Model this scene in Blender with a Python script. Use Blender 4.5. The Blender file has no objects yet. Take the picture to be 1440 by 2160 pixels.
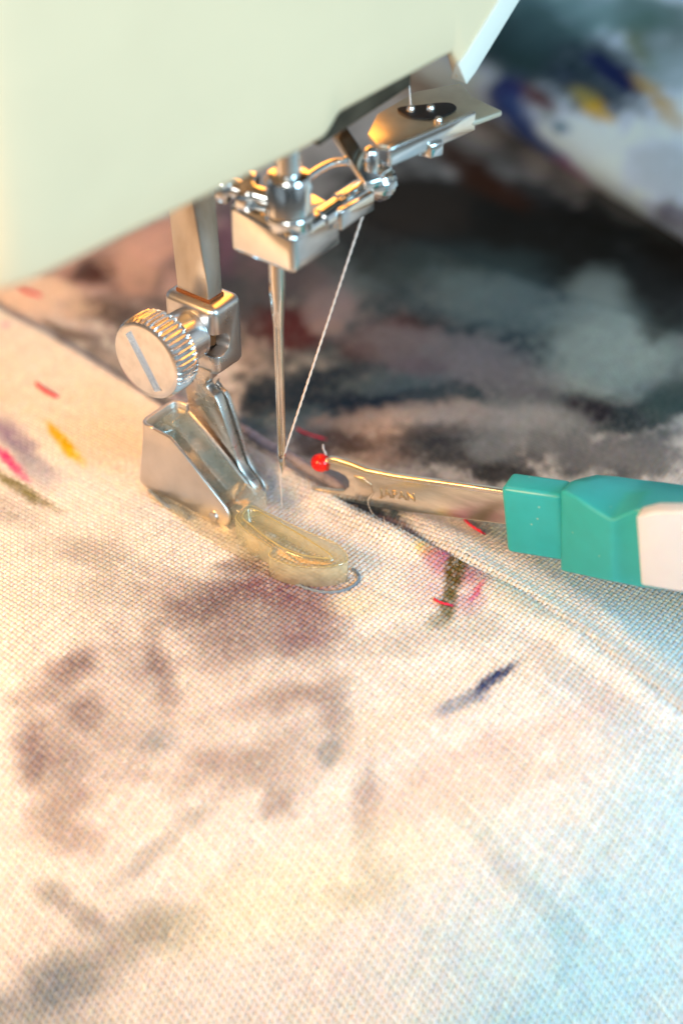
import bpy, bmesh, math, random
import numpy as np
from mathutils import Vector, Matrix
random.seed(7); rng = np.random.default_rng(7)
SC = bpy.context.scene
COL = SC.collection

# ------------------------------------------------------------------ camera (1 unit = 1 cm)
PITCH = math.radians(38); DIST = 20.0
CAM = Vector((0, -DIST*math.cos(PITCH), DIST*math.sin(PITCH)))
cd = bpy.data.cameras.new('camera'); cam = bpy.data.objects.new('camera', cd); COL.objects.link(cam)
cam.location = CAM; cam.rotation_euler = (math.pi/2-PITCH, 0, 0)
cd.sensor_fit = 'VERTICAL'; cd.sensor_height = 36; cd.sensor_width = 24; cd.lens = 60
cd.clip_start = 0.5; cd.clip_end = 500
cd.dof.use_dof = True; cd.dof.focus_distance = 19.05; cd.dof.aperture_fstop = 0.03/0.30
cd.dof.aperture_blades = 0
SC.camera = cam

# ------------------------------------------------------------------ world (dim room) and lamps
w = bpy.data.worlds.new('World'); SC.world = w; w.use_nodes = True
nt = w.node_tree; bg = nt.nodes['Background']
tc = nt.nodes.new('ShaderNodeTexCoord'); nz = nt.nodes.new('ShaderNodeTexNoise'); nz.inputs['Scale'].default_value = 1.6
cr = nt.nodes.new('ShaderNodeValToRGB')
cr.color_ramp.elements[0].position = 0.38; cr.color_ramp.elements[0].color = (0.05, 0.06, 0.065, 1)
cr.color_ramp.elements[1].position = 0.62; cr.color_ramp.elements[1].color = (0.62, 0.72, 0.78, 1)
nt.links.new(tc.outputs['Generated'], nz.inputs['Vector']); nt.links.new(nz.outputs['Fac'], cr.inputs['Fac'])
nt.links.new(cr.outputs['Color'], bg.inputs['Color']); bg.inputs['Strength'].default_value = 0.74

def area(name, loc, target, size, power, color, sy=None, spread=None):
    l = bpy.data.lights.new(name, 'AREA'); l.shape = 'RECTANGLE' if sy else 'DISK'; l.size = size
    if sy: l.size_y = sy
    l.energy = power; l.color = color
    if spread: l.spread = math.radians(spread)
    o = bpy.data.objects.new(name, l); COL.objects.link(o); o.location = loc
    o.rotation_euler = (Vector(target)-Vector(loc)).to_track_quat('-Z', 'Y').to_euler()
    return o
WARM = (1.0, 0.36, 0.045)
lamp = area('sewing_lamp', (-.85, 2.3, 4.66), (-.85, 2.3, 0), 3.2, 75, WARM, sy=1.3)
lamp.rotation_euler = (math.radians(-14), math.radians(-6), math.radians(-62))
area('warm_fill', (-15, -11, 11), (-2, -4.5, -.5), 7, 5500, (1.0, 0.52, 0.165))  # added warm source from the left, no such lamp seen
area('window_light', (15, -13, 9), (4, -6, -1), 8, 3800, (0.43, 0.79, 1.0), sy=10)
area('front_fill', (-7, -30, 18), (-2.5, -1, 9), 12, 440, (1.0, 0.97, 0.88), sy=9, spread=40)  # added fill for the head cover
SC.view_settings.view_transform = 'Standard'; SC.view_settings.look = 'None'
SC.view_settings.exposure = 0.11; SC.view_settings.gamma = 1.0
SC.render.engine = 'CYCLES'
SC.cycles.use_denoising = True
SC.cycles.max_bounces = 10; SC.cycles.transmission_bounces = 10; SC.cycles.glossy_bounces = 5; SC.cycles.diffuse_bounces = 3
SC.cycles.caustics_reflective = False; SC.cycles.caustics_refractive = False
SC.cycles.sample_clamp_indirect = 6

# ------------------------------------------------------------------ machine frame: F = towards the operator, A = along the arm
N0 = np.array([-.68, 0, 0]); Fv = np.array([.8, -.6, 0]); Av = np.array([.6, .8, 0]); Zv = np.array([0, 0, 1.])
def W(f, a, z): return Vector(tuple(N0+Fv*f+Av*a+Zv*z))
C0 = np.array(CAM); fw = np.array([0, math.cos(PITCH), -math.sin(PITCH)]); upv = np.array([0, math.sin(PITCH), math.cos(PITCH)]); rtv = np.array([1., 0, 0])
def ray(px, py): return fw+rtv*(px-720)/3600+upv*(1080-py)/3600
def hit(px, py, P0, n):
    d = ray(px, py); return C0+d*(np.dot(P0-C0, n)/np.dot(d, n))
def to_px(P):
    Q = P-C0; d = Q@fw
    return 720+3600*(Q@rtv)/d, 1080-3600*(Q@upv)/d
def ss(x, a, b):
    t = np.clip((x-a)/(b-a), 0, 1); return t*t*(3-2*t)

# value noise in numpy
_tab = rng.random((256, 256))
def vnoise(x, y):
    x = np.asarray(x, float); y = np.asarray(y, float)
    xi = np.floor(x).astype(int); yi = np.floor(y).astype(int); fx = x-xi; fy = y-yi
    fx = fx*fx*(3-2*fx); fy = fy*fy*(3-2*fy)
    g = lambda i, j: _tab[i & 255, j & 255]
    return (g(xi, yi)*(1-fx)+g(xi+1, yi)*fx)*(1-fy)+(g(xi, yi+1)*(1-fx)+g(xi+1, yi+1)*fx)*fy
def fbm(x, y, o=4):
    s = 0; a = .5; t = 0
    for k in range(o): s = s+a*vnoise(x*2**k+17.3*k, y*2**k+5.1*k); t += a; a *= .5
    return s/t*2-1

# ------------------------------------------------------------------ materials
def mat(name, color=(.8, .8, .8), rough=.5, metal=0., **kw):
    m = bpy.data.materials.new(name); m.use_nodes = True; b = m.node_tree.nodes['Principled BSDF']
    b.inputs['Base Color'].default_value = (*color, 1); b.inputs['Roughness'].default_value = rough; b.inputs['Metallic'].default_value = metal
    for k, v in kw.items(): b.inputs[k.replace('_', ' ')].default_value = v
    return m
def add_noise(m, scale, amount, bump=0., bscale=None, stretch=(1, 1, 1), rough_var=0., dark=None):
    """colour mottling, roughness variation and fine relief"""
    n = m.node_tree; b = n.nodes['Principled BSDF']; L = n.links
    t = n.nodes.new('ShaderNodeTexCoord'); mp = n.nodes.new('ShaderNodeMapping'); mp.inputs['Scale'].default_value = stretch
    L.new(t.outputs['Object'], mp.inputs['Vector'])
    a = n.nodes.new('ShaderNodeTexNoise'); a.inputs['Scale'].default_value = scale; a.inputs['Detail'].default_value = 6
    L.new(mp.outputs['Vector'], a.inputs['Vector'])
    base = b.inputs['Base Color'].default_value[:3]
    r = n.nodes.new('ShaderNodeValToRGB'); r.color_ramp.elements[0].position = .3; r.color_ramp.elements[1].position = .6
    dk = dark if dark else tuple(c*(1-amount) for c in base)
    r.color_ramp.elements[0].color = (*dk, 1); r.color_ramp.elements[1].color = (*base, 1)
    L.new(a.outputs['Fac'], r.inputs['Fac']); L.new(r.outputs['Color'], b.inputs['Base Color'])
    if rough_var:
        mr = n.nodes.new('ShaderNodeMapRange'); r0 = b.inputs['Roughness'].default_value
        mr.inputs['To Min'].default_value = r0+rough_var; mr.inputs['To Max'].default_value = max(.02, r0-rough_var*.5)
        L.new(a.outputs['Fac'], mr.inputs['Value']); L.new(mr.outputs['Result'], b.inputs['Roughness'])
    if bump:
        c = n.nodes.new('ShaderNodeTexNoise'); c.inputs['Scale'].default_value = bscale or scale*8; c.inputs['Detail'].default_value = 4
        L.new(mp.outputs['Vector'], c.inputs['Vector'])
        bm_ = n.nodes.new('ShaderNodeBump'); bm_.inputs['Strength'].default_value = bump; bm_.inputs['Distance'].default_value = .003
        L.new(c.outputs['Fac'], bm_.inputs['Height']); L.new(bm_.outputs['Normal'], b.inputs['Normal'])
    return m
M = {}
M['cream'] = add_noise(mat('cream_enamel', (.79, .65, .44), .38), .8, .04, .04, 60)
M['white_enamel'] = add_noise(mat('white_enamel', (.80, .82, .76), .35), 1, .05)
M['interior_shade'] = add_noise(mat('head_interior_shade', (.10, .085, .06), .45, .6), 3, .6)  # shade of the head interior put into the colour
M['chrome'] = add_noise(mat('chrome', (.80, .83, .84), .12, 1), 4, .12, .02, 40, rough_var=.06)
M['satin'] = add_noise(mat('satin_nickel', (.72, .70, .69), .27, 1), 5, .14, .12, 90, rough_var=.10)
M['sheet'] = add_noise(mat('scratched_sheet_steel', (.66, .63, .60), .26, 1), 7, .14, .05, 60, stretch=(1, 1, 3), rough_var=.12)
M['clip'] = add_noise(mat('satin_clip_steel', (.78, .72, .67), .33, 1), 5, .08, .06, 120, rough_var=.05)
M['bar'] = add_noise(mat('worn_bar_steel', (.62, .59, .55), .30, 1), 2.2, .35, .10, 50, stretch=(1, 1, .5), rough_var=.10, dark=(.42, .37, .31))
M['knurl'] = add_noise(mat('knurled_aluminium', (.82, .82, .83), .22, 1), 8, .15, .05, 90, rough_var=.08)
M['rust'] = mat('rust_stain', (.22, .075, .02), .7, .3)
M['plate'] = add_noise(mat('satin_guide_plate', (.68, .67, .57), .42, .9), 4, .12, .02, 40)  # cream tint paints the head's reflection into the plate
M['needle'] = add_noise(mat('polished_needle_steel', (.80, .76, .70), .12, 1), 8, .1)
M['blade'] = add_noise(mat('polished_brass_steel', (.93, .79, .62), .21, 1), 3, .25, .05, 30, stretch=(.6, .6, 3), rough_var=.12)
M['stamp'] = mat('stamped_letters', (.55, .43, .28), .35, 1)
M['black'] = mat('hole_shade', (.01, .01, .012), .6)
def plastic(name, tint, body, rough, see, amt):
    """clear resin: mostly lets light straight through, a little milky body, glossy skin"""
    m = bpy.data.materials.new(name); m.use_nodes = True; n = m.node_tree; n.nodes.remove(n.nodes['Principled BSDF']); L = n.links
    out = n.nodes['Material Output']
    tr = n.nodes.new('ShaderNodeBsdfTransparent'); tr.inputs['Color'].default_value = (*tint, 1)
    rf = n.nodes.new('ShaderNodeBsdfRefraction'); rf.inputs['IOR'].default_value = 1.2; rf.inputs['Color'].default_value = (*tint, 1); rf.inputs['Roughness'].default_value = rough
    df = n.nodes.new('ShaderNodeBsdfDiffuse'); df.inputs['Color'].default_value = (*body, 1)
    tl = n.nodes.new('ShaderNodeBsdfTranslucent'); tl.inputs['Color'].default_value = (*body, 1)
    gl = n.nodes.new('ShaderNodeBsdfGlossy'); gl.inputs['Roughness'].default_value = rough+.03; gl.inputs['Color'].default_value = (1, 1, 1, 1)
    t = n.nodes.new('ShaderNodeTexCoord'); nz = n.nodes.new('ShaderNodeTexNoise'); nz.inputs['Scale'].default_value = 7; nz.inputs['Detail'].default_value = 5
    L.new(t.outputs['Object'], nz.inputs['Vector'])
    bp = n.nodes.new('ShaderNodeBump'); bp.inputs['Strength'].default_value = .10; bp.inputs['Distance'].default_value = .006; L.new(nz.outputs['Fac'], bp.inputs['Height'])
    for x in (rf, gl): L.new(bp.outputs['Normal'], x.inputs['Normal'])
    a = n.nodes.new('ShaderNodeMixShader'); a.inputs['Fac'].default_value = see; L.new(tr.outputs[0], a.inputs[1]); L.new(rf.outputs[0], a.inputs[2])
    b = n.nodes.new('ShaderNodeMixShader'); b.inputs['Fac'].default_value = .5; L.new(df.outputs[0], b.inputs[1]); L.new(tl.outputs[0], b.inputs[2])
    mr = n.nodes.new('ShaderNodeMapRange'); mr.inputs['From Min'].default_value = .35; mr.inputs['From Max'].default_value = .65; mr.inputs['To Min'].default_value = amt*.75; mr.inputs['To Max'].default_value = min(1, amt*1.25)
    L.new(nz.outputs['Fac'], mr.inputs['Value'])
    c = n.nodes.new('ShaderNodeMixShader'); L.new(mr.outputs[0], c.inputs['Fac']); L.new(a.outputs[0], c.inputs[1]); L.new(b.outputs[0], c.inputs[2])
    lw = n.nodes.new('ShaderNodeLayerWeight'); lw.inputs['Blend'].default_value = .5; pw = n.nodes.new('ShaderNodeMath'); pw.operation = 'POWER'; pw.inputs[1].default_value = 4; L.new(lw.outputs['Facing'], pw.inputs[0])
    fr = n.nodes.new('ShaderNodeMath'); fr.operation = 'MULTIPLY_ADD'; fr.inputs[1].default_value = 1.0; fr.inputs[2].default_value = .07; L.new(pw.outputs[0], fr.inputs[0])
    d = n.nodes.new('ShaderNodeMixShader'); L.new(fr.outputs[0], d.inputs['Fac']); L.new(c.outputs[0], d.inputs[1]); L.new(gl.outputs[0], d.inputs[2])
    L.new(d.outputs[0], out.inputs['Surface']); return m
M['clear'] = plastic('yellowed_clear_plastic', (1.0, .985, .90), (1.0, .93, .60), .015, .12, .08)
M['cloudy'] = plastic('cloudy_clear_plastic', (1.0, .995, .96), (.98, .96, .80), .04, .08, .26)
M['milk'] = plastic('milky_plastic_wall', (1., .985, .88), (1.0, .96, .68), .05, .10, .40)
M['rim'] = plastic('painted_edge_glow', (1., .93, .7), (1.0, .90, .50), .05, 0., .5)  # bright body colour paints light piped to the plastic edges
M['teal'] = add_noise(mat('teal_plastic', (.03, .45, .51), .32, 0, Subsurface_Weight=.35, Subsurface_Scale=.12), 5, .06, .05, 60)
M['teal'].node_tree.nodes['Principled BSDF'].inputs['Subsurface Radius'].default_value = (.3, 1, .9)
M['white_plastic'] = add_noise(mat('white_plastic', (.70, .75, .84), .35, 0, Subsurface_Weight=.2, Subsurface_Scale=.1), 3, .03)
M['red'] = mat('red_plastic', (.80, .012, .008), .22, 0, Subsurface_Weight=.2, Subsurface_Scale=.05)
M['thread_white'] = mat('white_thread', (.70, .62, .58), .7)
M['thread_red'] = mat('red_thread', (.75, .02, .07), .6)
M['thread_blue'] = mat('grey_blue_thread', (.22, .27, .33), .8)
M['cord'] = add_noise(mat('mauve_cord', (.27, .26, .34), .8), 12, .3, .5, 60)
M['lint'] = mat('lint', (.75, .62, .50), .8)
M['table'] = add_noise(mat('table_top', (.35, .30, .26), .6), 1, .2)
def cloth_mat(name, weave_bump=False):
    m = mat(name, (.8, .8, .8), .82); n = m.node_tree; b = n.nodes['Principled BSDF']; L = n.links
    b.inputs['Specular IOR Level'].default_value = .12
    at = n.nodes.new('ShaderNodeAttribute'); at.attribute_name = 'print'
    t = n.nodes.new('ShaderNodeTexCoord'); nn = n.nodes.new('ShaderNodeTexNoise'); nn.inputs['Scale'].default_value = 45; nn.inputs['Detail'].default_value = 3
    L.new(t.outputs['Object'], nn.inputs['Vector'])
    mx = n.nodes.new('ShaderNodeMix'); mx.data_type = 'RGBA'; mx.blend_type = 'MULTIPLY'; mx.inputs['Factor'].default_value = .35
    L.new(at.outputs['Color'], mx.inputs['A']); L.new(nn.outputs['Fac'], mx.inputs['B'])
    hs = n.nodes.new('ShaderNodeHueSaturation'); hs.inputs['Value'].default_value = 1.2; L.new(mx.outputs['Result'], hs.inputs['Color'])
    L.new(hs.outputs['Color'], b.inputs['Base Color'])
    bp = n.nodes.new('ShaderNodeBump'); bp.inputs['Strength'].default_value = .5; bp.inputs['Distance'].default_value = .006
    n2 = n.nodes.new('ShaderNodeTexNoise'); n2.inputs['Scale'].default_value = 110; L.new(t.outputs['Object'], n2.inputs['Vector'])
    L.new(n2.outputs['Fac'], bp.inputs['Height']); L.new(bp.outputs['Normal'], b.inputs['Normal'])
    return m
M['cloth'] = cloth_mat('printed_linen')

# ------------------------------------------------------------------ helpers
def meta(o, label=None, cat=None, group=None, kind=None):
    if label: o['label'] = label
    if cat: o['category'] = cat
    if group: o['group'] = group
    if kind: o['kind'] = kind
    return o
def empty(name, loc, label, cat, group=None):
    o = bpy.data.objects.new(name, None); COL.objects.link(o); o.location = loc; o.empty_display_size = .2
    return meta(o, label, cat, group)
def link(name, me, m, parent=None, smooth=None):
    if m is not None: me.materials.append(m)
    o = bpy.data.objects.new(name, me); COL.objects.link(o)
    if smooth is not None:
        me.polygons.foreach_set('use_smooth', [True]*len(me.polygons))
        try: me.set_sharp_from_angle(angle=math.radians(smooth))
        except Exception: pass
    if parent is not None:
        o.parent = parent; o.matrix_parent_inverse = Matrix.Translation(-parent_world(parent))
    return o
def parent_world(p):
    v = Vector(p.location)
    if p.parent: v = v*0 + Vector(p.location)  # parts are built at the world origin
    return v
def from_bm(name, bm, m, parent=None, smooth=35, bevel=0, seg=3, bang=30):
    bmesh.ops.recalc_face_normals(bm, faces=bm.faces)
    me = bpy.data.meshes.new(name); bm.to_mesh(me); bm.free()
    o = link(name, me, m, parent)
    if bevel: apply_bevel(o, bevel, seg, bang)
    if smooth: 
        o.data.polygons.foreach_set('use_smooth', [True]*len(o.data.polygons)); o.data.set_sharp_from_angle(angle=math.radians(smooth))
    return o
def apply_mods(o):
    dg = bpy.context.evaluated_depsgraph_get(); dg.update()
    me = bpy.data.meshes.new_from_object(o.evaluated_get(dg)); old = o.data; o.modifiers.clear(); o.data = me; me.name = old.name
def apply_bevel(o, wd, seg, ang):
    b = o.modifiers.new('b', 'BEVEL'); b.width = wd; b.segments = seg; b.limit_method = 'ANGLE'; b.angle_limit = math.radians(ang); b.harden_normals = False
    apply_mods(o)
def boolean(o, cutter):
    b = o.modifiers.new('c', 'BOOLEAN'); b.object = cutter; b.operation = 'DIFFERENCE'; b.solver = 'EXACT'
    apply_mods(o); me = cutter.data; bpy.data.objects.remove(cutter); bpy.data.meshes.remove(me)
def prism(bm, pts, off):
    """closed outline (3D points) extruded by vector off"""
    a = [bm.verts.new(p) for p in pts]; b = [bm.verts.new(Vector(p)+Vector(off)) for p in pts]
    bm.faces.new(a); bm.faces.new(b[::-1]); n = len(pts)
    for i in range(n): bm.faces.new((a[i], b[i], b[(i+1) % n], a[(i+1) % n]))
def loft(bm, rings, cap=True, closed=True):
    R = [[bm.verts.new(p) for p in r] for r in rings]; n = len(R[0])
    for i in range(len(R)-1):
        for j in range(n if closed else n-1):
            bm.faces.new((R[i][j], R[i][(j+1) % n], R[i+1][(j+1) % n], R[i+1][j]))
    if cap: bm.faces.new(R[0][::-1]); bm.faces.new(R[-1])
def frame(d):
    d = Vector(d).normalized(); u = Vector((0, 0, 1)).cross(d)
    if u.length < .05: u = Vector((1, 0, 0)).cross(d)
    u.normalize(); return d, u, d.cross(u)
def lathe(bm, p0, axis, prof, seg=32, fn=None):
    """prof: list of (distance, radius)"""
    d, u, v = frame(axis); p0 = Vector(p0)
    rings = []
    for t, r in prof:
        ring = []
        for k in range(seg):
            an = 2*math.pi*k/seg; rr = r*(fn(t, an) if fn else 1)
            ring.append(p0+d*t+(u*math.cos(an)+v*math.sin(an))*rr)
        rings.append(ring)
    loft(bm, rings)
def tube(bm, pts, r, seg=8, taper=None):
    pts = [Vector(p) for p in pts]; rings = []
    for i, p in enumerate(pts):
        d = (pts[min(i+1, len(pts)-1)]-pts[max(i-1, 0)]); d, u, v = frame(d)
        rr = r if taper is None else r*taper[i]
        rings.append([p+(u*math.cos(2*math.pi*k/seg)+v*math.sin(2*math.pi*k/seg))*rr for k in range(seg)])
    loft(bm, rings)
def smooth_path(pts, n=8):
    pts = [Vector(p) for p in pts]; out = []
    P = [pts[0]*2-pts[1]]+pts+[pts[-1]*2-pts[-2]]
    for i in range(1, len(P)-2):
        for k in range(n):
            t = k/n; a, b, c, d = P[i-1], P[i], P[i+1], P[i+2]
            out.append(.5*((2*b)+(c-a)*t+(2*a-5*b+4*c-d)*t*t+(3*b-a-3*c+d)*t**3))
    out.append(pts[-1]); return out
def smooth_loop(pts, n=6):
    """closed Catmull-Rom through 2D or 3D points"""
    P = [Vector(p) for p in pts]; m = len(P); out = []
    for i in range(m):
        a, b, c, d = P[(i-1) % m], P[i], P[(i+1) % m], P[(i+2) % m]
        for k in range(n):
            t = k/n; out.append(.5*((2*b)+(c-a)*t+(2*a-5*b+4*c-d)*t*t+(3*b-a-3*c+d)*t**3))
    return out
def box(bm, f0, f1, a0, a1, z0, z1):
    prism(bm, [W(f0, a0, z0), W(f1, a0, z0), W(f1, a1, z0), W(f0, a1, z0)], (0, 0, z1-z0))

# ------------------------------------------------------------------ the cloth: heights
def drop(f, a):
    y = -.6*f+.8*a; t = np.maximum(0, -1.6-y); return -.16*t*t
def _seam_pt(px, py):
    z = .1
    for _ in range(25):
        P = hit(px, py, np.array([0, 0, z]), Zv); v = P-N0; z = .6*z+.4*(.07+float(drop(v@Fv, v@Av)))
    return float(v@Fv), float(v@Av)
SEAM = np.array([(-9, 1.95)]+[_seam_pt(x, y) for x, y in [(-150, 520), (0, 640), (83, 683), (233, 773), (350, 850), (500, 922), (610, 985), (690, 1035), (750, 1070), (800, 1092), (900, 1140), (1040, 1208), (1180, 1298), (1310, 1400), (1440, 1508), (1560, 1606)]]+[(8.2, -1.7), (11, -2.7)])
SEAM = SEAM[np.argsort(SEAM[:, 0])]
def seam(f):
    e = .25
    return (np.interp(f-e, SEAM[:, 0], SEAM[:, 1])+np.interp(f, SEAM[:, 0], SEAM[:, 1])+np.interp(f+e, SEAM[:, 0], SEAM[:, 1]))/3
def xyz(f, a, z):
    return np.stack([N0[0]+.8*f+.6*a, -.6*f+.8*a, z], -1)
def swell(f, a):
    return .05*fbm(f*.35+3, a*.35+9, 2)+.010*fbm(f*1.1, a*1.1, 2)
def h_front(f, a):
    s = seam(f); d = s-a                                   # distance from the edge, positive on the near side
    openness = 1-ss(f, 1.0, 2.2)                            # folded edge open to the left, stitched groove to the right
    ridge = .085*np.exp(-((d-.14)/.16)**2)*(.25+.75*openness)*ss(f, -2.6, -.6)
    pucker = .013*np.sin(f*5.2+2*np.sin(f*1.7))*np.exp(-(d/.7)**2)*ss(f, -.5, 1.2)
    roll = -np.clip(.03+.045*openness-d, 0, 1)**2*(22*openness+7)       # the edge turns down
    z = .03+ridge+pucker+roll+swell(f, a)+drop(f, a)
    # foot presses the cloth flat
    press = ss(f, -2.0, -1.3)*(1-ss(f, 1.3, 2.0))*ss(a, -1.5, -1.05)*(1-ss(a, -.2, .15))
    return z*(1-press)+(.035+drop(f, a))*press
def S_front(u, v):                                          # v: distance behind the seam line, follows it
    return xyz(u, v, h_front(u, v))
def h_back(f, a):
    s = seam(f); d = a-s; closed = ss(f, 1.0, 2.2)
    z = -.10+swell(f, a)*(1-closed*np.exp(-(d/.8)**2))+closed*(swell(f, a)*np.exp(-(d/.8)**2))
    band = (.05*np.exp(-((d-.10)/.10)**2)+.05*np.exp(-((d-.3)/.3)**2))*ss(f, 1.2, 2.2)+.12*np.exp(-((d-.25)/.22)**2)*ss(f, .5, 1.3)*(1-ss(f, 1.3, 2.6))
    z = z+closed*.06*np.exp(-(d/.9)**2)+band+drop(f, a)
    z = z+.10*np.exp(-(((f+.3)/1.1)**2+((d-1.9)/.5)**2))+.22*np.exp(-(((f-2.2)/2.4)**2+((d-3.6)/.8)**2))
    z = z+.10*np.exp(-((d-.40)/.13)**2)*(1-closed)*ss(f, -3, -1)*0
    z = z-.05*np.exp(-((d-.05)/.2)**2)*(1-closed)
    return z
def S_back(u, v): return xyz(u, v, h_back(u, v))
RO = (-1.15, 8.75); RT = (.942, -.335); RN = (.335, .942)
RP = np.array([(2.2, -.05), (1.2, -.02), (.45, .10), (.0, .45), (-.15, .95), (.15, 1.6), (.8, 2.2), (2.2, 2.9), (4.2, 3.5), (7, 4.0), (11, 4.2), (16, 4.2)])
_rp = np.array([tuple(p) for p in smooth_path([Vector((a, b, 0)) for a, b in RP], 10)])[:, :2]
_rs = np.concatenate([[0], np.cumsum(np.hypot(*np.diff(_rp, axis=0).T))])
def S_roll(u, v):                                           # u along the roll, v round it
    n = np.interp(v, _rs, _rp[:, 0]); z = np.interp(v, _rs, _rp[:, 1])
    n = n+.25*fbm(u*.25, v*.2+3, 2); z = z+.22*fbm(u*.3+7, v*.3, 2)*ss(v, 1.8, 3.5)
    f = RO[0]+RT[0]*u+RN[0]*n; a = RO[1]+RT[1]*u+RN[1]*n
    return xyz(f, a, z)

# ------------------------------------------------------------------ the cloth: painted print (strokes of dye, some painted light and shade, set out on the cloth)
def B(x, y, rx, ry, an, c, al, soft=.6): return (x, y, rx, ry, an, c, al, soft)
MAUVE = (.17, .105, .125); PLUM = (.18, .045, .09); BRN = (.25, .15, .13); GRY = (.24, .225, .22); BGR = (.18, .23, .29); NAVY = (.025, .045, .075)
FRONT = [
 B(430,1400,330,170,0,MAUVE,.09,.9), B(150,1560,130,190,0,MAUVE,.10,.9), B(640,1530,130,110,0,MAUVE,.10,.9), B(510,1280,190,80,0,MAUVE,.30), B(180,2040,220,110,-25,GRY,.25,.9),
 B(445,1265,85,42,-25,MAUVE,.75), B(605,1250,95,38,5,PLUM,.72), B(540,1320,190,55,8,MAUVE,.50), B(475,1375,65,50,20,MAUVE,.45), B(335,1410,28,80,-15,MAUVE,.55),
 B(500,1192,60,16,0,(.12,.06,.07),.55), B(660,1325,60,42,-20,PLUM,.45), B(610,1470,120,26,-18,BRN,.55), B(705,1510,30,75,-12,MAUVE,.45), B(692,1585,20,36,20,BGR,.65),
 B(425,1625,70,40,-30,BRN,.4), B(565,1610,90,45,-30,BRN,.4), B(585,1690,35,35,0,BRN,.45), B(120,1430,80,34,-30,MAUVE,.55), B(165,1395,46,24,-50,MAUVE,.5), B(185,1500,46,36,0,MAUVE,.6), B(105,1590,70,50,20,MAUVE,.5),
 B(65,1600,28,60,0,MAUVE,.45), B(140,1690,60,38,0,BRN,.45), B(205,1545,120,120,0,MAUVE,.25), B(345,1560,36,26,0,BGR,.55), B(410,1510,270,170,0,BRN,.16), B(300,1400,55,45,30,MAUVE,.35),
 B(140,1760,75,38,15,BRN,.5), B(110,1885,38,28,0,GRY,.55), B(335,1960,75,42,-15,GRY,.6), B(215,2020,200,42,-28,GRY,.45), B(115,2085,90,48,-20,BGR,.6), B(180,1930,58,20,30,GRY,.45), B(330,1790,150,20,-38,GRY,.3), B(60,2150,120,60,0,BGR,.4),
 B(195,1170,95,34,10,GRY,.40), B(215,1245,60,45,0,GRY,.30), B(770,1700,26,100,3,MAUVE,.42), B(790,1835,46,44,0,MAUVE,.32), B(735,1890,60,26,0,MAUVE,.32), B(640,1880,300,80,-20,(.95,.88,.64),.5),
 B(745,1275,50,26,0,(.76,.60,.25),.3), B(690,1235,60,16,0,PLUM,.35), B(900,1155,26,18,20,(.75,.55,.12),.65), B(933,1180,34,26,20,(.42,.03,.16),.85), B(1004,1195,30,44,20,(.45,.03,.16),.85),
 B(975,1175,24,18,0,(.25,.05,.12),.6), B(930,1235,65,48,0,(.62,.40,.48),.45), B(1008,1252,5,26,28,(.70,.02,.14),.9,.3), B(993,1275,24,20,0,(.55,.25,.40),.45), B(925,1310,30,16,-30,(.16,.17,.10),.5), B(1080,1240,110,34,33,(.35,.40,.34),.4), B(910,1345,140,34,-10,GRY,.25),
 B(1290,1500,140,45,32,(.42,.45,.52),.35), B(1170,1400,140,30,30,GRY,.18), B(1060,1570,220,34,-20,(.76,.55,.48),.55), B(1000,1660,250,40,-15,(.78,.60,.50),.5), B(880,1500,200,40,-25,(.80,.64,.52),.4),
 B(1205,1990,38,70,-28,(.20,.28,.30),.55), B(1190,2055,20,28,0,(.15,.25,.28),.5), B(1100,1870,120,26,45,GRY,.28), B(1290,1945,50,110,-20,(.38,.55,.72),.38), B(1180,2130,160,60,-10,(.38,.62,.78),.45), B(1280,2050,330,230,-25,(.50,.82,.96),.75,.9), B(1430,1750,130,230,0,(.55,.76,.86),.6,.9),  # large pale blue washes paint the cool window light into the cloth
 B(126,925,9,44,-42,(.80,.54,.0),.95,.4), B(150,950,34,10,45,(.80,.56,.0),.8), B(28,925,70,24,38,(.16,.10,.30),.75), B(75,985,60,26,42,(.28,.30,.42),.6), B(8,965,48,10,38,(.72,.02,.22),.9), B(42,1000,30,8,40,(.72,.06,.26),.6), B(45,1035,90,11,30,(.20,.18,.06),.8), B(20,1080,70,26,20,GRY,.35),
 B(175,695,20,16,0,(.55,.40,.50),.3), B(8,685,10,8,0,(.6,.2,.5),.5), B(300,880,160,60,30,(.78,.60,.40),.3),
 B(640,1015,36,40,0,(.35,.40,.46),.55), B(775,1085,50,20,35,(.34,.36,.38),.5), B(720,1100,70,14,32,(.34,.38,.42),.35), B(570,1020,30,50,-30,(.30,.40,.50),.5), B(560,970,46,30,20,(.35,.42,.50),.4), B(600,1060,50,20,30,(.3,.40,.48),.4), B(505,940,60,24,30,(.30,.38,.46),.6), B(850,1120,60,10,28,(.6,.42,.3),.3),
 B(966,1200,20,58,8,(.10,.065,.008),.97,.45), B(948,1268,16,36,20,(.13,.11,.03),.85), B(985,1165,26,14,30,(.14,.04,.02),.8),
 B(1040,1430,50,10,-37,(.03,.045,.14),.98,.5), B(975,1476,56,13,-24,(.20,.24,.36),.65)]
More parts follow.
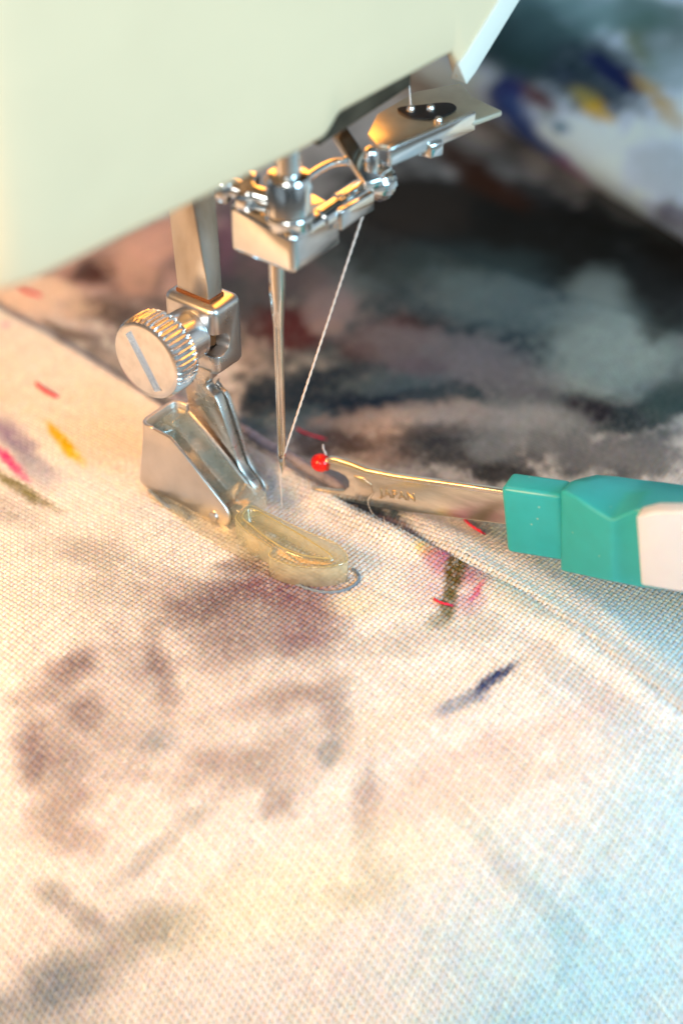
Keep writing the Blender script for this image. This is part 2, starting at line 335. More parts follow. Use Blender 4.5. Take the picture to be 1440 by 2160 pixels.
BACK = [
 B(300,560,600,110,0,(.42,.25,.22),.75,.9), B(520,560,120,140,0,(.25,.17,.22),.65), B(230,565,75,26,-18,(.06,.018,.015),.9), B(215,655,100,26,8,(.09,.06,.05),.75), B(155,705,50,12,15,(.10,.07,.06),.65), B(110,690,22,6,22,(.04,.03,.03),.8), B(290,620,70,50,0,(.10,.07,.07),.45),
 B(330,700,90,50,30,(.12,.09,.09),.55), B(245,770,80,20,32,(.10,.07,.07),.5), B(300,520,80,40,-30,(.60,.40,.33),.6), B(350,500,60,40,0,(.50,.28,.28),.6), B(480,540,26,90,0,(.26,.10,.20),.6), B(545,640,60,60,0,(.20,.17,.20),.7), B(520,740,60,50,0,(.45,.30,.25),.4),
 B(1050,650,620,330,0,(.030,.052,.068),.97,.7), B(610,695,75,46,0,(.07,.008,.012),.8), B(700,640,55,60,0,(.28,.24,.27),.6), B(690,690,34,16,0,(.35,.26,.24),.4), B(820,715,95,38,-12,(.05,.012,.012),.88), B(750,560,90,60,0,(.12,.17,.19),.6), B(640,590,80,34,0,(.10,.09,.11),.6),
 B(560,840,75,56,0,(.012,.028,.05),.95), B(700,840,170,60,-5,(.010,.024,.045),.97), B(600,900,140,34,0,(.07,.12,.16),.7), B(840,800,120,24,-8,(.09,.13,.15),.7), B(900,745,170,46,14,(.15,.15,.18),.7), B(880,770,60,16,0,(.12,.10,.13),.5),
 B(850,890,180,34,-6,(.46,.34,.28),.72), B(1010,880,200,30,0,(.30,.30,.31),.5), B(800,950,80,40,0,(.20,.13,.11),.5), B(985,950,150,46,12,(.03,.035,.045),.85), B(1040,945,70,34,0,(.20,.22,.24),.7), B(1060,1000,60,20,0,(.03,.03,.035),.6),  # wide peach band puts warm lamp light into the cloth colour
 B(900,480,260,110,0,(.02,.025,.028),.92), B(1170,500,260,90,20,(.01,.010,.009),.95), B(980,560,180,50,0,(.03,.05,.055),.8), B(1290,730,150,100,0,(.34,.42,.41),.75), B(1260,620,60,60,0,(.26,.32,.32),.6), B(1400,600,70,110,0,(.02,.02,.02),.8), B(1340,880,190,26,-12,(.025,.04,.05),.9), B(1235,870,50,30,10,(.02,.02,.03),.85), B(1420,850,60,40,-20,(.05,.08,.08),.8),  # near-black blobs: dark print plus painted shade of head and roll
 B(1060,640,160,60,10,(.12,.18,.20),.6), B(1050,780,140,50,20,(.20,.20,.23),.5), B(1150,900,120,50,20,(.28,.30,.32),.5), B(1000,350,130,28,32,(.05,.018,.009),.9), B(830,420,150,70,0,(.03,.025,.022),.9), B(1300,960,160,40,5,(.13,.14,.16),.7),  # dark brown streak paints brownish lamp light below the roll
 B(840,1085,170,18,12,(.035,.06,.09),.9), B(690,940,90,30,0,(.06,.04,.04),.8), B(720,1000,60,30,20,(.20,.24,.30),.7), B(960,1110,160,18,16,(.06,.10,.13),.75), B(1060,1100,60,26,0,(.22,.14,.10),.5), B(840,1110,50,9,24,(.30,.20,.19),.8), B(1150,1150,120,24,22,(.30,.38,.42),.7),  # long dark strokes paint the shade under blade and seam edge
 B(1330,1300,300,120,30,(.47,.60,.66),.92), B(1090,1210,360,34,33,(.80,.74,.70),.85), B(1320,1400,220,30,40,(.64,.62,.60),.7), B(1400,1300,120,60,35,(.42,.54,.60),.6),
 B(40,612,150,42,14,(.80,.62,.50),.9), B(330,515,90,40,-25,(.74,.46,.38),.7), B(290,585,40,40,0,(.60,.38,.30),.6)]
ROLL = [
 B(1175,110,185,85,24,(.018,.042,.06),.95), B(1060,80,90,90,0,(.03,.07,.08),.85), B(1230,190,70,26,30,(.03,.05,.09),.8), B(1120,200,50,20,30,(.11,.035,.035),.8), B(1290,158,60,18,35,(.005,.012,.09),.95), B(1065,205,36,46,20,(.01,.03,.20),.85), B(1100,265,26,60,-30,(.04,.10,.34),.7), B(1150,320,150,16,42,(.03,.07,.28),.8), B(1040,300,90,30,35,(.04,.06,.16),.6),
 B(1255,230,42,11,35,(.66,.42,.03),.9), B(1225,200,30,16,20,(.35,.32,.10),.7), B(1350,110,16,50,-35,(.25,.28,.10),.7), B(1340,60,26,26,0,(.30,.24,.04),.6), B(1375,200,60,16,40,(.55,.38,.12),.75), B(1420,245,40,20,40,(.60,.52,.35),.6), B(1185,272,18,10,20,(.02,.14,.26),.85), B(1150,250,20,14,0,(.25,.35,.36),.5),
 B(1210,370,60,13,38,(.50,.22,.42),.7), B(1260,400,20,8,30,(.5,.25,.1),.6), B(1250,30,200,44,0,(.18,.33,.36),.8), B(1390,60,90,70,0,(.08,.16,.15),.6), B(1420,150,60,40,0,(.30,.45,.52),.6), B(1430,460,70,30,20,(.08,.06,.10),.7), B(1330,480,90,24,32,(.26,.30,.34),.6), B(1400,360,90,60,20,(.42,.52,.60),.5), B(1130,60,100,40,0,(.05,.10,.12),.7)]  # dark strokes near the lower edge paint the roll's under-turn shade
def paint(P, base, blobs):
    gv = .50 if blobs is FRONT else .30
    x, y = to_px(P)
    wx = x+9*fbm(x/38, y/30)+12*fbm(x/120+9, y/90, 3); wy = y+7*fbm(x/36+40, y/26+3)+9*fbm(x/110+31, y/80, 3)
    g = fbm(x/16+5, y/12, 3); g2 = fbm(x/60+1, y/40+8, 3)
    c = np.empty(P.shape, np.float32); c[:] = base
    c *= (1+.05*g2+.03*g)[..., None]
    for bx, by, rx, ry, an, col, al, soft in blobs:
        if blobs is FRONT and min(rx, ry) > 20: soft = min(.95, soft*1.3); al *= .88
        if blobs is not FRONT: soft *= .72
        R = max(rx, ry)*1.9+40
        idx = np.where((np.abs(wx-bx) < R) & (np.abs(wy-by) < R))
        if not len(idx[0]): continue
        X = wx[idx]-bx; Y = wy[idx]-by; t = math.radians(an)
        u = (X*math.cos(t)+Y*math.sin(t))/rx; v = (-X*math.sin(t)+Y*math.cos(t))/ry
        cn = .32*min(1, min(rx, ry)/36+.15); r = np.sqrt(u*u+v*v)+cn*g[idx]+cn*g2[idx]
        k = al*(1-ss(r, 1-soft, 1+soft))*(1-.16*gv+gv*g[idx]); k = 1-(1-np.clip(k, 0, 1))**1.45; k = k[..., None]
        c[idx] = c[idx]*(1-k)+np.array(col, np.float32)*k
    return np.clip(c, .004, .93)

def mesh_np(name, V, Q, C):
    me = bpy.data.meshes.new(name); me.vertices.add(len(V)); me.vertices.foreach_set('co', V.astype(np.float32).ravel())
    nq = len(Q); me.loops.add(nq*4); me.loops.foreach_set('vertex_index', Q.astype(np.int32).ravel())
    me.polygons.add(nq); me.polygons.foreach_set('loop_start', np.arange(nq, dtype=np.int32)*4)
    me.polygons.foreach_set('use_smooth', np.ones(nq, bool)); me.update(calc_edges=True)
    at = me.color_attributes.new('print', 'FLOAT_COLOR', 'POINT'); c4 = np.ones((len(V), 4), np.float32); c4[:, :3] = C
    at.data.foreach_set('color', c4.ravel()); return me
TRIS = 0
PITCHC = .056
def weave(S, mask, ur, vr, base, blobs, p=PITCHC, palek=1.):
    """real interlaced threads: two families of half-round yarns, returns V, Q, C"""
    global TRIS
    Vs, Qs, Cs, off = [], [], [], 0
    for fam in (0, 1):
        (s0, s1), (t0, t1) = (ur, vr) if fam == 0 else (vr, ur)     # s along the yarn, t across
        ks = np.arange(math.floor(s0/p)*2, math.ceil(s1/p)*2+1); js = np.arange(math.floor(t0/p), math.ceil(t1/p)+1)
        K, J = np.meshgrid(ks, js)
        s = K*p/2.; t = J*p+p*.07*fbm(K*.035, J*.9+fam*70, 3)+p*.03*rng.standard_normal(K.shape)
        ph = np.cos(np.pi*(K/2.)+np.pi*J+np.pi*fam)                 # +1 over, -1 under
        u, v = (s, t) if fam == 0 else (t, s)
        P = S(u, v); e = .02
        du = (S(u+e, v)-P); dv = (S(u, v+e)-P); n = np.cross(du, dv); n /= np.linalg.norm(n, axis=-1)[..., None]+1e-9
        T = dv if fam == 0 else du; T = T/(np.linalg.norm(T, axis=-1)[..., None]+1e-9)
        ok = mask(u, v, P)
        slub = 1+.12*fbm(K*.02+fam*9, J*1.7, 2)+.04*rng.standard_normal(K.shape)
        wd = (p*.405*slub*(1+.20*ph))[..., None]; th = (p*.30*slub)[..., None]
        ctr = P+n*((.27*p*ph)[..., None])
        col = paint(P, base, blobs)
        tone = 1+.055*rng.standard_normal(K.shape)+.035*rng.standard_normal((K.shape[0], 1)); hue = .028*rng.standard_normal(K.shape+(3,))
        lum = col.mean(-1, keepdims=True); dye = np.clip((.62-lum)/.4, 0, 1)
        # dye sits unevenly on the yarns: some floats stay pale
        pale = (rng.random(K.shape) < .36)[..., None]*dye*.42*palek*(rng.random(K.shape)[..., None])
        col = col*(1-pale)+np.array(base, np.float32)*.75*pale
        col = np.clip(col*(tone[..., None]+hue), .003, .92)
        m = 4; idx = -np.ones(K.shape, np.int64); okf = ok
        idx[okf] = np.arange(okf.sum()); ring = []
        for an in (0, 60, 120, 180):
            a_ = math.radians(an); ring.append((ctr+T*wd*math.cos(a_)+n*(th*math.sin(a_)-th*.25))[okf])
        V = np.stack(ring, 1).reshape(-1, 3); Cc = np.repeat(col[okf], m, 0)
        A_ = idx[:, :-1]; B_ = idx[:, 1:]; g = (A_ >= 0) & (B_ >= 0); A_ = A_[g]; B_ = B_[g]
        q = np.stack([np.stack([A_*m+r, A_*m+r+1, B_*m+r+1, B_*m+r], -1) for r in range(m-1)], 1).reshape(-1, 4)
        if fam == 1: q = q[:, ::-1]
        Vs.append(V); Qs.append(q+off); Cs.append(Cc); off += len(V)
    V = np.concatenate(Vs); Q = np.concatenate(Qs); C = np.concatenate(Cs); TRIS += 2*len(Q)
    return V, Q, C
def sheet(S, ur, vr, step, base, blobs, mask=None, dz=0., lumk=1.):
    global TRIS
    us = np.arange(ur[0], ur[1]+step, step); vs = np.arange(vr[0], vr[1]+step, step); U, Vv = np.meshgrid(us, vs, indexing='ij')
    P = S(U, Vv); col = paint(P, base, blobs)*lumk; P = P.copy(); P[..., 2] += dz
    nu, nv = U.shape; I = np.arange(nu*nv).reshape(nu, nv)
    q = np.stack([I[:-1, :-1], I[1:, :-1], I[1:, 1:], I[:-1, 1:]], -1)
    if mask is not None:
        k = mask(U, Vv, P); g = k[:-1, :-1] & k[1:, :-1] & k[1:, 1:] & k[:-1, 1:]; q = q[g]
    q = q.reshape(-1, 4); TRIS += 2*len(q)
    return P.reshape(-1, 3), q, col.reshape(-1, 3)
def inview(P, m=150, back=None):
    x, y = to_px(P); return (x > -m) & (x < 1440+m) & (y > -m) & (y < 2160+m)
def not_behind_head(P):
    x, y = to_px(P); yy = 590-(x-100)*.49
    return ~((y < yy-150) & (x < 760))
BASE_F = (.85, .785, .74); BASE_B = (.62, .60, .60); BASE_R = (.70, .86, 1.08)

# ------------------------------------------------------------------ setting: table below
bm = bmesh.new(); box(bm, -40, 40, -40, 60, -4.6, -4.0)
meta(from_bm('table_top', bm, M['table'], None, bevel=.05), kind='structure')

def cloth_thing(name, label, cat, parts, loc):
    root = empty(name, loc, label, cat)
    for pn, (V, Q, C), kind in parts:
        o = link(pn, mesh_np(pn, V, Q, C), M['cloth'], root)
        if kind: o['kind'] = kind
    return root
mf = lambda u, v, P: (v < seam(u)+.03) & inview(P)
mb = lambda u, v, P: (v > seam(u)-.12) & inview(P) & not_behind_head(P)
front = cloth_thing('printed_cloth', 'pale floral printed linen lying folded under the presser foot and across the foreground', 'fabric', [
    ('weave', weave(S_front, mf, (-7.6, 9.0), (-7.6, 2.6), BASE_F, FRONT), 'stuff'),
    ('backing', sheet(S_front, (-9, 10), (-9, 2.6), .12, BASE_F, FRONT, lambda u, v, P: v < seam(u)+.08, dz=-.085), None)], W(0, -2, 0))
back = cloth_thing('lower_cloth', 'dark blue and grey printed linen layer lying flat behind the seam ripper', 'fabric', [
    ('weave', weave(S_back, lambda u, v, P: mb(u, v, P) & (v < 6.4), (-7.5, 8.6), (-2.6, 6.5), BASE_B, BACK, palek=.22), 'stuff'),
    ('backing', sheet(S_back, (-14, 12), (-3, 15), .12, BASE_B, BACK, lambda u, v, P: v > seam(u)-.2, dz=-.085), None)], W(0, 4, 0))
V, Q, C = sheet(S_roll, (-7, 9), (0, _rs[-1]), .10, BASE_R, ROLL)
rollo = link('raised_cloth', mesh_np('raised_cloth', V, Q, C), M['cloth'])
sol = rollo.modifiers.new('t', 'SOLIDIFY'); sol.thickness = .05; sol.offset = -1
meta(rollo, 'lavender blue cloth with yellow and navy strokes rolled up in the upper right corner', 'fabric')

tn = M['teal'].node_tree; vo = tn.nodes.new('ShaderNodeTexVoronoi'); vo.inputs['Scale'].default_value = 5.5; tcx = tn.nodes.new('ShaderNodeTexCoord'); tn.links.new(tcx.outputs['Object'], vo.inputs['Vector'])
vr_ = tn.nodes.new('ShaderNodeMapRange'); vr_.inputs['From Min'].default_value = .05; vr_.inputs['From Max'].default_value = .09; vr_.inputs['To Min'].default_value = .55; vr_.inputs['To Max'].default_value = 0; tn.links.new(vo.outputs['Distance'], vr_.inputs['Value'])
pb = tn.nodes['Principled BSDF']; src = pb.inputs['Base Color'].links[0].from_socket; mxs = tn.nodes.new('ShaderNodeMix'); mxs.data_type = 'RGBA'; mxs.inputs['B'].default_value = (.50, .62, .50, 1)
tn.links.new(vr_.outputs['Result'], mxs.inputs['Factor']); tn.links.new(src, mxs.inputs['A']); tn.links.new(mxs.outputs['Result'], pb.inputs['Base Color'])
def hf(f, a): return float(h_front(np.array([f]), np.array([a]))[0])
def hb(f, a): return float(h_back(np.array([f]), np.array([a]))[0])

# frayed lint along the folded edge
bm = bmesh.new()
for k in range(190):
    f = random.uniform(-2.5, 4.2); a = float(seam(np.array([f]))[0])-random.uniform(-.04, .16); z = hf(f, a)+.015
    p = W(f, a, z); d = Vector((random.uniform(-1, 1), random.uniform(-.3, 1), random.uniform(.3, 1.3))).normalized()*random.uniform(.02, .075)
    d2 = Vector((random.uniform(-1, 1), random.uniform(-1, 1), random.uniform(-.8, .3)))*.04
    tube(bm, smooth_path([p, p+d*.6+d2, p+d+d2*2.2], 3), .0018, 3)
o = from_bm('lint', bm, M['lint'], front); o['kind'] = 'stuff'

# ------------------------------------------------------------------ mauve cord in the fold
cp = []
for f in np.arange(-3.2, .50, .12):
    a = float(seam(np.array([f]))[0])+.075; cp.append(W(f, a, .15+.012*math.sin(f*9)))
cp.append(W(.56, .62, .12))
bm = bmesh.new(); n = len(cp); path = smooth_path(cp, 6)
tube(bm, path, .062, 12, [(.35+.65*min(1, (len(path)-1-i)/10))*(1+.05*math.sin(i*1.1)) for i in range(len(path))])
meta(from_bm('piping_cord', bm, M['cord'], smooth=60), 'greyish mauve cord lying in the gap along the folded edge behind the needle', 'cord')

# ------------------------------------------------------------------ sewing machine
mach = empty('sewing_machine', W(0, 2, 4.8), 'cream sewing machine head with chrome needle clamp and steel presser bar', 'sewing machine')
p0 = Vector((-.09, -.10, 0)); hd = Vector((.67, .743, 0)).normalized(); hn = Vector((.743, -.67, 0)).normalized()
def zb(s):
    return float(np.interp(s, [-9, -.35, -.08, .02, .12, 1.9, 1.97, 2.08, 2.2, 2.95, 8], [4.8, 4.8, 4.82, 4.90, 5.0, 5.07, 4.95, 4.68, 4.74, 5.36, 9.6]))
path = []
for s in list(np.arange(7, 3.0, -.3))+list(np.arange(3.0, -.6, -.05))+list(np.arange(-.6, -3.7, -.2)): path.append((p0+hd*s, hn, s))
Rr = 1.0; cc = p0+hd*(-3.7)-hn*Rr
for k in range(1, 13):
    an = math.radians(k*8); nn = (hn*math.cos(an)-hd*math.sin(an)); path.append((cc+nn*Rr, nn, -3.4))
an = math.radians(96); nn = (hn*math.cos(an)-hd*math.sin(an)); tn = (-hd*math.cos(an)-hn*math.sin(an)); last = path[-1][0]
for k in range(1, 8): path.append((last+tn*k*.7, nn, -3.4))
bm = bmesh.new(); rings = []
for P, n_, s in path:
    z = zb(s); prof = [(-.16, z+.9), (-.16, z+.10), (-.135, z+.03), (-.08, z), (-.03, z+.02), (0, z+.09), (0, z+.5), (0, z+2), (0, 13)]
    rings.append([Vector((P.x+n_.x*o_, P.y+n_.y*o_, max(zz, z))) for o_, zz in prof])
loft(bm, rings, cap=False, closed=False)
from_bm('head_cover', bm, M['cream'], mach, smooth=50)
# inner casting above the bars
bm = bmesh.new()
def hpt(s, b, z): v = p0+hd*s-hn*b; return Vector((v.x, v.y, z))
prism(bm, [hpt(-3.2, .2, 5.35), hpt(5.5, .2, 5.35), hpt(5.5, 4.4, 5.35), hpt(-3.2, 4.4, 5.35)], (0, 0, 5))
from_bm('head_casting', bm, M['cream'], mach, bevel=.1)
bm = bmesh.new()   # dark box added to stand for the shaded interior under the opening
prism(bm, [hpt(.02, .20, 4.62), hpt(1.45, .20, 4.80), hpt(1.45, .55, 4.80), hpt(.02, .55, 4.62)], (0, 0, .70))
from_bm('underside_shade_box', bm, M['interior_shade'], mach, bevel=.03)
# white edge strip on the sloping end of the cover
bm = bmesh.new(); rings = []
for s in np.arange(2.1, 6.5, .15):
    z = zb(s); q = hpt(s, 0, z); 
    rings.append([q+hn*.03+Vector((0, 0, -.015)), q+hn*.035+Vector((0, 0, .26))-hd*.16, q-hn*.02+Vector((0, 0, .26))-hd*.16, q-hn*.20+Vector((0, 0, -.015))])
loft(bm, rings); from_bm('edge_strip', bm, M['white_enamel'], mach, bevel=.015)

# presser bar, slightly curved
bm = bmesh.new(); rings = []
for k in range(13):
    z = 2.45+k*.22; t = max(0, z-2.6)
    f1 = -.885-.115*t-.02*t*t; f0 = -1.36-.055*t; a0 = -.10; a1 = .13+.12*t
    rings.append([W(f0, a0, z), W(f1, a0, z), W(f1, a1, z), W(f0, a1, z)])
loft(bm, rings); bar = from_bm('presser_bar', bm, M['bar'], mach, smooth=40, bevel=.022, seg=3, bang=50)
bm = bmesh.new(); box(bm, -1.375, -.872, -.112, .142, 2.50, 2.60)
from_bm('rust_ring', bm, M['rust'], bar, bevel=.02)

# needle bar and clamp
bm = bmesh.new(); lathe(bm, W(.19, -.01, 3.86), (0, 0, 1), [(0, .235), (.50, .235), (.545, .215), (.56, .15), (.561, .13), (1.6, .13)], 40)
from_bm('needle_bar', bm, M['chrome'], mach, smooth=40)
bm = bmesh.new(); bot = []; top = []
prism(bm, [W(-.42, -.26, 3.43), W(.44, -.26, 3.43), W(.44, .56, 3.43), W(-.30, .56, 3.43)], (0, 0, .50))
for v in bm.verts:   # top slopes up towards the bar
    if v.co.z > 3.7:
        L_ = v.co-W(0, 0, 0); fa_ = L_.dot(Vector(Fv)); v.co.z += .10*(1 if fa_ < 0 else -.4)
clamp = from_bm('needle_clamp', bm, M['chrome'], mach, smooth=60, bevel=.075, seg=5)
bm = bmesh.new(); lathe(bm, W(.19, -.01, 3.80), (0, 0, 1), [(0, .25), (.12, .25), (.15, .262), (.19, .262), (.21, .24), (.22, .20)], 40)
from_bm('collar', bm, M['chrome'], clamp, smooth=50)
# knurled screw on the left of the clamp
bm = bmesh.new(); lathe(bm, W(-.05, .05, 4.02), tuple(-Fv*.75-Av*.35+Zv*.18), [(0, .10), (.22, .10), (.221, .20), (.25, .225), (.33, .225), (.36, .20), (.365, .10), (.45, .10), (.455, .17), (.50, .19), (.56, .19), (.59, .16), (.59, .01)], 40)
from_bm('clamp_screw', bm, M['chrome'], clamp, smooth=40)
# long rod towards the arm, ribbed round end
bm = bmesh.new()
rib = lambda t, an: 1+(.05*math.sin(an*18) if t > .90 else 0)
lathe(bm, W(.34, .30, 3.80), tuple(Av+Zv*.04), [(0, .13), (.30, .13), (.31, .085), (.36, .085), (.37, .15), (.72, .15), (.76, .10), (.82, .10), (.88, .16), (.94, .205), (1.02, .215), (1.10, .205), (1.16, .16), (1.18, .12), (1.18, .01)], 54, rib)
from_bm('clamp_rod', bm, M['chrome'], clamp, smooth=40)
bm = bmesh.new()  # flat thread guide below the rod
prism(bm, [W(.42, .46, 3.66), W(.44, 1.02, 3.68), W(.44, 1.02, 3.90), W(.42, .46, 3.90)], tuple(Fv*.09))
from_bm('thread_guide', bm, M['chrome'], clamp, bevel=.025)
bm = bmesh.new()  # wire arch over the rod
tube(bm, smooth_path([W(.05, .25, 4.05), W(.08, .45, 4.16), W(.14, .80, 4.20), W(.22, 1.10, 4.10), W(.30, 1.25, 3.98)], 8), .045, 12)
from_bm('wire_arch', bm, M['chrome'], clamp)

# chrome guide plate under the arm end
gp = [(0.22, 1.30), (.02, 1.75), (.02, 2.45), (.30, 2.95), (.62, 2.72), (1.06, 2.62), (.98, 2.30), (.80, 1.75), (.64, 1.22), (.45, 1.15)]
bm = bmesh.new(); prism(bm, [W(f, a, 4.30) for f, a in gp], (0, 0, .07))
plate = from_bm('guide_plate', bm, M['plate'], mach, bevel=.02)
bm = bmesh.new(); prism(bm, [W(v.x, v.y, 4.374) for v in smooth_loop([Vector((f, a, 0)) for f, a in [(.14, 1.95), (.40, 1.86), (.62, 2.02), (.66, 2.32), (.50, 2.40), (.30, 2.18)]], 4)], (0, 0, .02))
from_bm('slot_shade_patch', bm, M['black'], plate, bevel=.01)  # black patch lying on the plate paints the dark of a hole
for f, a in ((.30, 1.98), (.46, 2.12), (.70, 1.92)):
    bm = bmesh.new(); lathe(bm, W(f, a, 4.36), (0, 0, 1), [(0, .05), (.06, .05), (.085, .038), (.095, .02), (.095, .004)], 16)
    from_bm('rivet', bm, M['chrome'], plate)
bm = bmesh.new(); lathe(bm, W(.74, 1.72, 4.12), (0, 0, 1), [(0, .13), (.02, .15), (.16, .15), (.18, .13), (.18, .01)], 6)
from_bm('nut', bm, M['chrome'], plate, bevel=.012)
bm = bmesh.new(); prism(bm, [W(.66, 1.10, 4.18), W(.96, 2.25, 4.24), W(.90, 2.28, 4.24), W(.60, 1.12, 4.18)], (0, 0, .22))
from_bm('plate_flange', bm, M['chrome'], plate, bevel=.02)
bm = bmesh.new(); prism(bm, [W(-.02, .98, 4.36), W(.10, 1.10, 4.40), W(.66, .96, 4.02), W(.56, .80, 4.0)], (0, 0, .09))
from_bm('brace', bm, M['chrome'], plate, bevel=.02)
bm = bmesh.new(); lathe(bm, W(.50, .98, 4.16), (0, 0, 1), [(0, .08), (.20, .08), (.24, .06), (.26, .03), (.26, .005)], 20)
from_bm('guide_post', bm, M['chrome'], plate)

# ------------------------------------------------------------------ needle
prof = []; ztop, ztip = 3.50, .56
for z in np.linspace(ztop, ztip, 90):
    r = float(np.interp(z, [.56, .60, .70, .85, 1.0, 2.55, 2.90, 3.05, 3.6], [.003, .012, .034, .046, .047, .058, .084, .090, .090]))
    prof.append((ztop-z, r))
def groove(t, an):
    z = ztop-t
    if .8 < z < 2.75:
        a_ = (an-math.radians(200)+math.pi) % (2*math.pi)-math.pi
        return 1-.42*math.exp(-(a_/.33)**2)*min(1, (z-.8)/.1)*min(1, (2.75-z)/.2)
    return 1
ndl = empty('needle', W(0, 0, ztip), 'steel sewing needle pointing down behind the clear foot, threaded at its eye', 'needle')
bm = bmesh.new(); lathe(bm, W(0, 0, ztop), (0, 0, -1), prof, 40, groove)
nb = from_bm('needle_shaft', bm, M['needle'], ndl, smooth=None)
bm = bmesh.new(); bx = []
for k in range(14):
    an = 2*math.pi*k/14; bx.append(W(0, 0, .80)+Vector((.023*math.cos(an), 0, 0))+Vector((0, 0, .062*math.sin(an))))
vd = Vector((-.25, -1, 0)).normalized(); prism(bm, [p-vd*.2 for p in bx], vd*.4)
cut = from_bm('cut', bm, None, smooth=None); boolean(nb, cut)
nb.data.polygons.foreach_set('use_smooth', [True]*len(nb.data.polygons)); nb.data.set_sharp_from_angle(angle=math.radians(45))

# ------------------------------------------------------------------ upper thread: from the guide through the eye to the cloth
def twisted(bm, pts, r, turns_per_cm=5):
    P = smooth_path(pts, 24); L_ = 0; A_, B_ = [], []
    for i, p in enumerate(P):
        if i: L_ += (P[i]-P[i-1]).length
        d, u, v = frame(P[min(i+1, len(P)-1)]-P[max(i-1, 0)]); an = L_*turns_per_cm*2*math.pi
        o_ = (u*math.cos(an)+v*math.sin(an))*r*.38; A_.append(p+o_); B_.append(p-o_)
    tube(bm, A_, r*.66, 6); tube(bm, B_, r*.66, 6)
bm = bmesh.new(); e0 = W(.50, .86, 3.72); e1 = W(0, 0, .80)+Vector((.012, -.03, .01))
twisted(bm, [e0+(e1-e0)*t for t in np.linspace(0, 1, 9)], .0155)
tube(bm, [e1, e1+Vector((-.02, .05, -.03)), W(0, 0, .72)+Vector((-.035, .03, 0)), W(0, -.02, .06)], .0065, 5)
meta(from_bm('upper_thread', bm, M['thread_white'], smooth=60), 'pale thread slanting from the chrome guide down through the needle eye', 'thread')
bm = bmesh.new(); tube(bm, [W(-.1, 2.35, 5.3), W(.28, 2.0, 4.45)], .012, 6)
meta(from_bm('guide_thread', bm, M['thread_white']), 'blurred thread running down behind the cover to the chrome guide plate', 'thread')

# ------------------------------------------------------------------ presser foot
foot = empty('presser_foot', W(-.3, -.5, .05), 'clear yellowed plastic presser foot in a steel holder pressing on the cloth', 'presser foot')
bm = bmesh.new(); box(bm, -1.50, -.745, -.20, .30, 1.67, 2.56)
hold = from_bm('holder', bm, M['satin'], foot, smooth=None, bevel=.10, seg=6, bang=80)
bm = bmesh.new()    # side slot for the screw, open on the front corner
pts = []
for k in range(9): an = math.radians(-90+k*22.5); pts.append(W(-.86+.24+.13*math.cos(an)-.06, 0, 2.06+.14*math.sin(an)))
prism(bm, [W(-1.0, -.5, 1.92)]+[p+Vector(Av)*-.5 for p in pts]+[W(-1.0, -.5, 2.20)], tuple(Av*.36))
bm.free()
bm = bmesh.new(); ring = []
for (a_, z_) in [(-.4, 1.93), (-.08, 1.93), (.0, 1.96), (.045, 2.03), (.045, 2.11), (.0, 2.18), (-.08, 2.21), (-.4, 2.24)]: ring.append(W(-1.15, a_, z_))
prism(bm, ring, tuple(Fv*.6)); cut = from_bm('cut', bm, None, smooth=None); boolean(hold, cut)
apply_bevel(hold, .012, 2, 50)
hold.data.polygons.foreach_set('use_smooth', [True]*len(hold.data.polygons)); hold.data.set_sharp_from_angle(angle=math.radians(40))
bm = bmesh.new(); lathe(bm, W(-1.0, -.03, 1.98), (0, 0, 1), [(0, .09), (.18, .09)], 16)
from_bm('screw_thread', bm, M['rust'], hold)
# steel bracket between holder and sole
bm = bmesh.new()
out = [(-1.34, 1.70), (-1.10, 1.70), (-.98, 1.70), (-.97, 1.50), (-1.045, 1.42), (-1.06, 1.37), (-.99, 1.31), (-.937, 1.29), (-.88, 1.20), (-.80, .97), (-.70, .68), (-.657, .54), (-.60, .40), (-.50, .30), (-.41, .225), (-.36, .12), (-.60, .12), (-1.30, .60), (-1.38, 1.2)]
prism(bm, [W(f, -.05, z) for f, z in out], tuple(Av*.13))
from_bm('bracket', bm, M['sheet'], foot, smooth=40, bevel=.018, seg=2, bang=25)
bm = bmesh.new()    # second leaf behind, seen as a dark line
out2 = [(f+.03, z-.02) for f, z in out[4:16]]+[(-.9, .2), (-1.2, 1.0)]
prism(bm, [W(f, .10, z) for f, z in out2], tuple(Av*.05))
from_bm('bracket_leaf', bm, M['sheet'], foot, smooth=40, bevel=.012, seg=2, bang=25)
# U shaped clip: near cheek, back wall
bm = bmesh.new()
ck = [(-1.44, 1.055), (-1.39, 1.06), (-1.05, 1.03), (-.98, .99), (-.82, .865), (-.26, .40), (-.215, .33), (-.20, .25), (-.225, .16), (-.29, .085), (-.37, .055), (-.46, .055), (-.94, .13), (-1.22, .10), (-1.40, .11), (-1.56, .15), (-1.585, .20)]
prism(bm, [W(f, -.73, z) for f, z in ck], tuple(Av*.045))
clip = from_bm('clip', bm, M['clip'], foot, smooth=40, bevel=.014, seg=2, bang=25)
bm = bmesh.new(); rings = []; Uc = [(-1.30, -.73), (-1.43, -.725), (-1.49, -.69), (-1.515, -.62), (-1.515, -.25), (-1.50, -.16), (-1.44, -.10), (-1.30, -.09)]
ip = [(-1.30, -.685), (-1.42, -.68), (-1.45, -.665), (-1.468, -.61), (-1.468, -.26), (-1.455, -.18), (-1.42, -.147), (-1.30, -.14)]
for (f, a), (g, b) in zip(Uc, ip): rings.append([W(f, a, .35), W(g, b, .35), W(g, b, 1.062), W(f, a, 1.062)])
loft(bm, rings); from_bm('clip_wall', bm, M['clip'], clip, smooth=60, bevel=.012, seg=2, bang=60)
bm = bmesh.new(); lathe(bm, W(-.43, -.725, .195), tuple(-Av), [(0, .065), (.02, .065), (.035, .055), (.04, .03), (.04, .004)], 28)
from_bm('rivet', bm, M['clip'], clip, smooth=40)
bm = bmesh.new()    # far cheek of the clip
